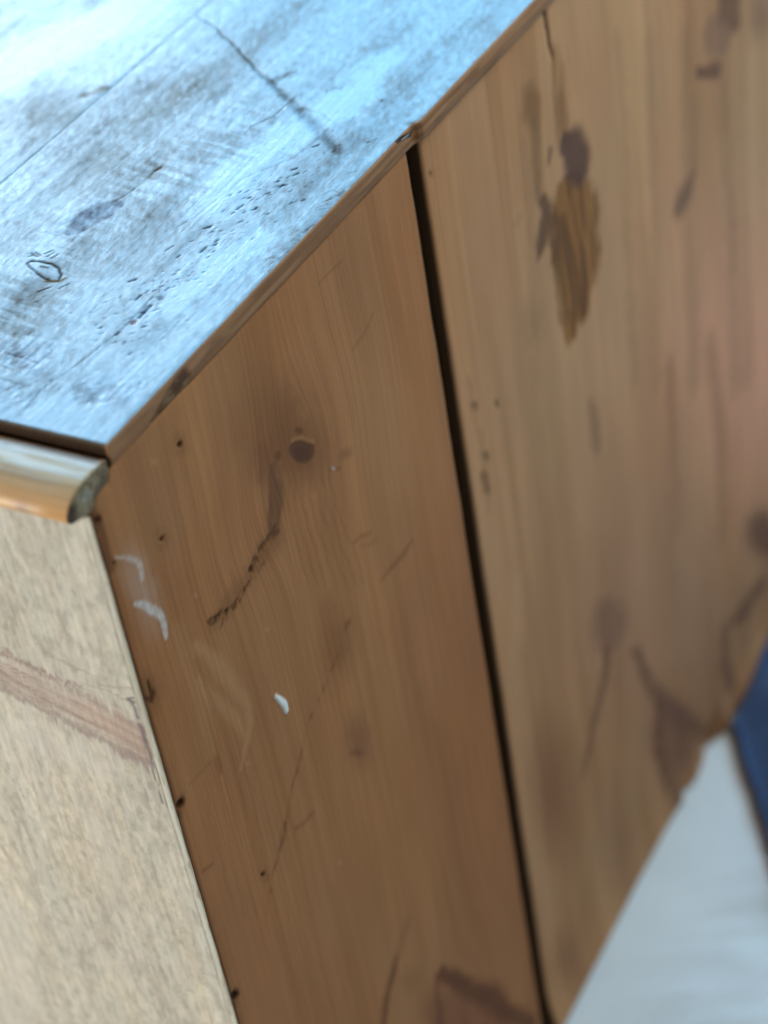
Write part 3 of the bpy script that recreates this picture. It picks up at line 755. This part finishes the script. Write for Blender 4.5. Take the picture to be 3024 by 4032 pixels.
s.mix(0.55 * sstep(26, 8, YY) , (0.34, 0.225, 0.14))
s.mix(0.5 * np.exp(-((ZZ + 0.2) / 0.5) ** 2), (0.48, 0.30, 0.2))
cc = s.stroke([(1560, 555), (1592, 540), (1612, 530)], 12, .5, .4)
s.mix(cc, (0.06, 0.04, 0.03), disp=-0.5)
prof = np.where(YY > 184, 0.5 * np.sin(np.clip(-ZZ / 7.3, 0, 1) * math.pi) , -0.15 * np.clip(-ZZ / 7.3, 0, 1))
prof = prof - 0.5 * np.exp(-((YY - 183) / 2.5) ** 2) * np.clip(1.3 + ZZ / 7.3, 0, 1)
prof -= 0.35 * np.exp(-((ZZ + 7.2) / 0.6) ** 2) + 0.3 * np.exp(-((ZZ + 0.2) / 0.4) ** 2)
s.tint *= np.array([0.95, 0.72, 0.54])
F = np.stack([xo2[:, None] + 0.3 + prof + s.disp + 0.15 * (fbm(ZZ / 1.5, YY / 20, 84, 3) - .5), YY, ZZ], -1)
Bk = np.stack([np.stack([np.zeros(len(ya)) - .75 + xo2, ya, ZZ[:, 0]], -1), np.stack([np.zeros(len(ya)) - .75 + xo2, ya, ZZ[:, -1]], -1)], 1)
board_mesh('edge_strip', F, Bk, s, M_SIDE, chest, flip=True)

# ---- moulding along the front
prof = [(-1.2, -3.9), (-1.6, -3.65), (-6, -3.5), (-11, -3.6), (-15, -4.2), (-18, -5.2), (-20.3, -6.6), (-21.7, -8.3), (-22.3, -9.9), (-21.9, -11.2), (-20.6, -12.0)]
P = np.array(prof); dd = np.concatenate([[0], np.cumsum(np.hypot(*np.diff(P, axis=0).T))])
# smooth resample
uu = np.linspace(0, dd[-1], 70)
py, pz = np.interp(uu, dd, P[:, 0]), np.interp(uu, dd, P[:, 1])
k = np.ones(5) / 5
py[4:-4], pz[4:-4] = np.convolve(py, k, 'same')[4:-4], np.convolve(pz, k, 'same')[4:-4]
xa = arr((-900, -70, 20), (-70, -0.4, 0.6))
UU, XX = np.meshgrid(uu, xa, indexing='ij')
s = Sheet(UU, XX, 1, -20.0, 1, 0, (0.66, 0.41, 0.20), 500, .5)
s.mul(sstep(.45, .7, fbm(UU / 2.2, XX / 40, 91, 3)), (0.82, 0.76, 0.68))
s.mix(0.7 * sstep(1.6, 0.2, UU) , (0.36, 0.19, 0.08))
s.gloss = np.clip(1.15 - 0.03 * UU - 0.5 * sstep(.5, .75, fbm(UU / 3, XX / 18, 92, 3)), 0, 1)
bm_ = np.exp(-((UU - dd[-1] + 3.2) / 2.0) ** 2) * np.exp(-((XX + 16) / 3.0) ** 2)
s.mix(0.7 * np.clip(bm_, 0, 1), (0.24, 0.15, 0.12))
s.mix(0.6 * np.exp(-((UU - 3.5) / .4) ** 2) * np.exp(-((XX + 33) / 1.0) ** 2), (0.1, 0.08, 0.07))
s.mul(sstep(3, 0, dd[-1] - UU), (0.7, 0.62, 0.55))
s.disp = 0.12 * (fbm(UU / 4, XX / 30, 93, 3) - .5)
rnd = np.exp(-((XX + 0.4) / 0.5) ** 2) * 0.35
ny = np.gradient(pz, uu); nz_ = -np.gradient(py, uu)
PY = py[:, None] + (s.disp - rnd) * (-ny)[:, None] * -1 * -1
PZ = pz[:, None] + (s.disp - rnd) * nz_[:, None]
F = np.stack([XX, PY, PZ], -1)
# underside outline used for the backs
by = np.interp(uu, [0, dd[-1] * .25, dd[-1] * .5, dd[-1]], [-1.3, -3.0, -9.0, -20.0])
bz = np.interp(uu, [0, dd[-1] * .25, dd[-1] * .5, dd[-1]], [-7.5, -10.6, -11.2, -12.15])
b2 = np.interp(by, [-20, -12.5, -8.3, -2.8, -1.2], [-12.15, -14.3, -11.25, -10.7, -7.5])
Bk = np.stack([np.stack([np.full(70, xa[0]), by, b2], -1), np.stack([np.full(70, xa[-1]), by, b2], -1)], 1)
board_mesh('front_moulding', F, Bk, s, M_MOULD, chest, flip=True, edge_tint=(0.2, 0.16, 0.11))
# sawn end of the moulding
M_END = wood_mat('sawn_end_grain', use_attr=True, line=1.2, along=0.8, lo=0.6, hi=1.25, rough=(0.7, 0.9), bump=0.8, spec=0.2)
n_r = 34
uu2 = np.linspace(0, 1, 70); rr = np.linspace(0.0, 1, n_r)
EY = py[:, None] * (1 - rr)[None, :] + by[:, None] * rr[None, :]
EZ = pz[:, None] * (1 - rr)[None, :] + b2[:, None] * rr[None, :]
s = Sheet(EY, EZ, 0, 0.0, 1, 2, (0.30, 0.225, 0.13), 510, .6)
s.mul(sstep(.4, .7, fbm(EY / 2.0, EZ / 2.0, 94, 3)), (0.62, 0.6, 0.56))
s.mix(0.9 * s.stroke([(283, 2015), (285, 2050)], [34, 40], .6, .6), (0.06, 0.04, 0.03))
s.mix(0.75 * s.stroke([(415, 1900), (395, 1935), (380, 1960)], [36, 40, 24], .6, .8), (0.11, 0.07, 0.05))
s.mix(0.6 * s.stroke([(345, 1945), (335, 1970)], [26, 18], .7, .6), (0.42, 0.42, 0.36))
F = np.stack([-0.35 + 0.35 * (fbm(EY / 1.5, EZ / 1.5, 95, 3)), EY, EZ], -1)
Bk = np.stack([np.stack([np.full(70, -.39), EY[:, 0], EZ[:, 0]], -1), np.stack([np.full(70, -.39), EY[:, -1], EZ[:, -1]], -1)], 1)
board_mesh('moulding_end', F, Bk, s, M_END, chest, flip=False)

# ---- front board
xa = arr((-300, -165, 5), (-165, -2.75, 0.8)); zt, zb = -14.8, -488.0
za = -arr((14.8, 370, 0.85), (370, 488, 4))
XX, ZZ = np.meshgrid(xa, za, indexing='ij')
s = Sheet(XX, ZZ, 1, -13.3, 0, 2, (0.50, 0.465, 0.38), 600, 1.0)
A, B = XX, ZZ
s.mul(sstep(.4, .7, fbm(A / 3.0, B / 30, 101, 4)), (0.9, 0.875, 0.85))
s.mix(0.5 * sstep(.45, .75, fbm(A / 20, B / 45, 102, 4)), (0.46, 0.41, 0.34))
s.mix(0.45 * sstep(.5, .75, fbm(A / 14, B / 70, 103, 3)), (0.6, 0.52, 0.39))
s.mul(sstep(.5, .7, fbm(A / 1.4, B / 6, 104, 3)), (0.88, 0.87, 0.86))
s.mul(sstep(.48, .68, fbm(A / 1.7, B / 3.4, 115, 3)), (0.84, 0.83, 0.82))
s.mul(sstep(.52, .3, fbm(A / 2.4, B / 5.0, 116, 3)), (1.1, 1.09, 1.06))
# the branch knot running across
up = [(-60, 2530), (60, 2590), (200, 2660), (320, 2705), (430, 2760), (530, 2830)]
lo_ = [(-60, 2690), (60, 2740), (200, 2810), (340, 2880), (470, 2960), (590, 3010)]
mid = [((a[0] + b[0]) / 2, (a[1] + b[1]) / 2) for a, b in zip(up, lo_)]
jag = 7.0 * (vnoise(A / 1.1, B / 40, 106) - .5) + 3.0 * (vnoise(A / .5, B / 40, 117) - .5)
wb0 = s.wb.copy()
s.wb = s.wb * .6 + jag / 3.0
band = s.stroke(mid, [150, 145, 135, 140, 165, 190], .55, 3.0)
s.mix(0.85 * band, (0.37, 0.29, 0.235))
fib = s.pt((600, 3000)) - s.pt((0, 2700)); fib = fib / np.linalg.norm(fib)
fn = fbm((A * fib[1] - B * fib[0]) / 1.6, (A * fib[0] + B * fib[1]) / 22, 105, 3)
s.mix(0.75 * band * sstep(.45, .65, fn), (0.25, 0.175, 0.145), disp=-0.12)
s.mix(0.55 * band * sstep(.45, .3, fn), (0.5, 0.41, 0.325), disp=0.05)
s.mix(0.55 * s.stroke(mid[3:], [60, 110, 130], .9, 2) * (.5 + fn), (0.42, 0.30, 0.225))
s.mix(0.75 * s.stroke(up[:4], [16, 20, 18, 14], .7, 1.5), (0.25, 0.165, 0.14), disp=-0.1)
s.mix(0.75 * s.stroke(lo_, [22, 26, 24, 26, 36, 40], .7, 1.8), (0.27, 0.2, 0.175), disp=-0.12)
s.wb = wb0
s.mix(0.5 * s.stroke([(0, 2860), (200, 2930), (420, 3020)], [120, 140, 90], .9, 3), (0.56, 0.51, 0.44))
for p in ([(170, 2560), (260, 2610), (350, 2650)], [(400, 2700), (520, 2710)], [(330, 2690), (460, 2735), (520, 2770)]):
    s.mix(0.5 * s.stroke(p, 8, .7, 1), (0.27, 0.215, 0.16), disp=-0.1)
for p, w in (([(498, 2752), (520, 2748)], 9), ([(505, 2760), (528, 2764)], 8), ([(520, 2768), (536, 2800), (545, 2830)], 14), ([(548, 2850), (566, 2900), (580, 2950)], 12), ([(586, 2960), (605, 3040), (620, 3090)], 8), ([(625, 3110), (640, 3160)], 6)):
    s.mix(0.85 * s.stroke(p, w, .6, .6), (0.10, 0.08, 0.09), disp=-0.25)
for p in ([(0, 3320), (40, 3390), (110, 3500), (170, 3580), (215, 3690)],):
    s.mix(0.45 * s.stroke(p, [16, 18, 14, 10, 8], .8, 1), (0.3, 0.25, 0.21))
s.mix(0.35 * s.stroke([(350, 3150), (430, 3330), (480, 3560)], 120, .9, 3), (0.40, 0.35, 0.30))
s.mix(0.4 * s.stroke([(20, 3600), (60, 3900), (80, 4032)], 150, .9, 3), (0.6, 0.56, 0.48))
dx = -2.75 - A
s.mix(0.55 * np.exp(-(dx / 0.35) ** 2), (0.22, 0.16, 0.12))
s.disp -= 0.35 * np.exp(-(dx / 0.5) ** 2) + 0.3 * np.exp(-((zt - B) / .5) ** 2)
s.disp += 0.10 * (fbm(A / 2.2, B / 9, 107, 3) - .5) + 0.15 * (fbm(A / 15, B / 40, 108, 3) - .5)
F = np.stack([XX, -13.3 - s.disp, ZZ], -1)
Bk = np.stack([np.stack([xa, np.full(len(xa), -1.4), np.full(len(xa), zt)], -1), np.stack([xa, np.full(len(xa), -1.4), np.full(len(xa), zb)], -1)], 1)
board_mesh('front_board', F, Bk, s, M_FRONT, chest, flip=True)
for x0, x1 in ((-500.3, -300.6), (-700.3, -500.6), (-900, -700.6)):
    box_obj('front_board', x0, x1, -13.3, -1.4, -488, -14.8, M_PLAIN, chest)
# pale strip on the front edge of the side board
za = -arr((15.2, 370, 0.9), (370, 487, 5)); xa = np.linspace(-2.45, -0.2, 8)
XX, ZZ = np.meshgrid(xa, za, indexing='ij')
s = Sheet(XX, ZZ, 1, -13.3, 0, 2, (0.48, 0.46, 0.375), 650, .4)
s.mul(sstep(.4, .7, fbm(XX / 1.5, ZZ / 14, 111, 3)), (0.85, 0.82, 0.78))
s.mix(0.6 * sstep(.62, .75, fbm(XX / 1.5, ZZ / 5, 112, 3)), (0.3, 0.24, 0.17))
s.disp = 0.25 * (fbm(XX / 1.5, ZZ / 10, 113, 3) - .5) - 0.3 * np.exp(-((XX + 0.2) / .35) ** 2)
F = np.stack([XX + 0.35 * (fbm(ZZ / 7, XX * 0, 114, 3) - .5), -13.75 - s.disp, ZZ], -1)
Bk = np.stack([np.stack([xa, np.full(len(xa), -13.32), np.full(len(xa), za[0])], -1), np.stack([xa, np.full(len(xa), -13.32), np.full(len(xa), za[-1])], -1)], 1)
board_mesh('corner_strip', F, Bk, s, M_FRONT, chest, flip=True)
# pale paint line under the moulding
box_obj('glue_line', -900, -2.0, -14.0, -12.9, -15.6, -14.9, M_PLAIN, chest)
# dark core added behind the boards to block light; back and far side
box_obj('light_block_core', -884, -18.5, 1.5, 566, -487, -8.2, M_DARK, chest)
box_obj('back_board', -900, -17.6, 567, 585, -488, -7.4, M_PLAIN, chest)
box_obj('far_side_board', -900, -884.5, -1.2, 566.5, -488, -7.4, M_PLAIN, chest)

# ------------------------------------------------------------------ the blue cloth lying past the chest
def gnd(u, v):
    h = hit(u, v, 2, -ZO * 1000); return np.array([h[0], h[1]])
p0, p1 = gnd(2862, 2890), gnd(3024, 3424)
ed = (p1 - p0) / np.linalg.norm(p1 - p0); nr = np.array([-ed[1], ed[0]])
if nr @ np.array([1, 1]) < 0: nr = -nr
uu = np.linspace(-190, 330, 170); vv = np.linspace(0, 260, 100)
U, V = np.meshgrid(uu, vv, indexing='ij')
wig = 5 * (fbm(uu / 40, uu * 0, 121, 3) - .5)
X = p0[0] + ed[0] * U + nr[0] * (V + wig[:, None]) + 4
Y = p0[1] + ed[1] * U + nr[1] * (V + wig[:, None])
X = np.maximum(X, 3.0 + 0.02 * V)
Zc = 5 + 9 * sstep(0, 26, V) + 26 * fbm((U + .5 * V) / 42, (V - .4 * U) / 70, 122, 3) * sstep(0, 60, V)
Zc += 14 * np.exp(-(((U - 60) * .8 + (V - 50) * .6) / 22) ** 2) * sstep(0, 40, V)
bc = sheet_obj('blue_cloth', X, Y, Zc, M_BLUE, 4.0)
bc['label'] = 'crumpled dark blue denim cloth lying on the white cloth beside the chest'
bc['category'] = 'cloth'
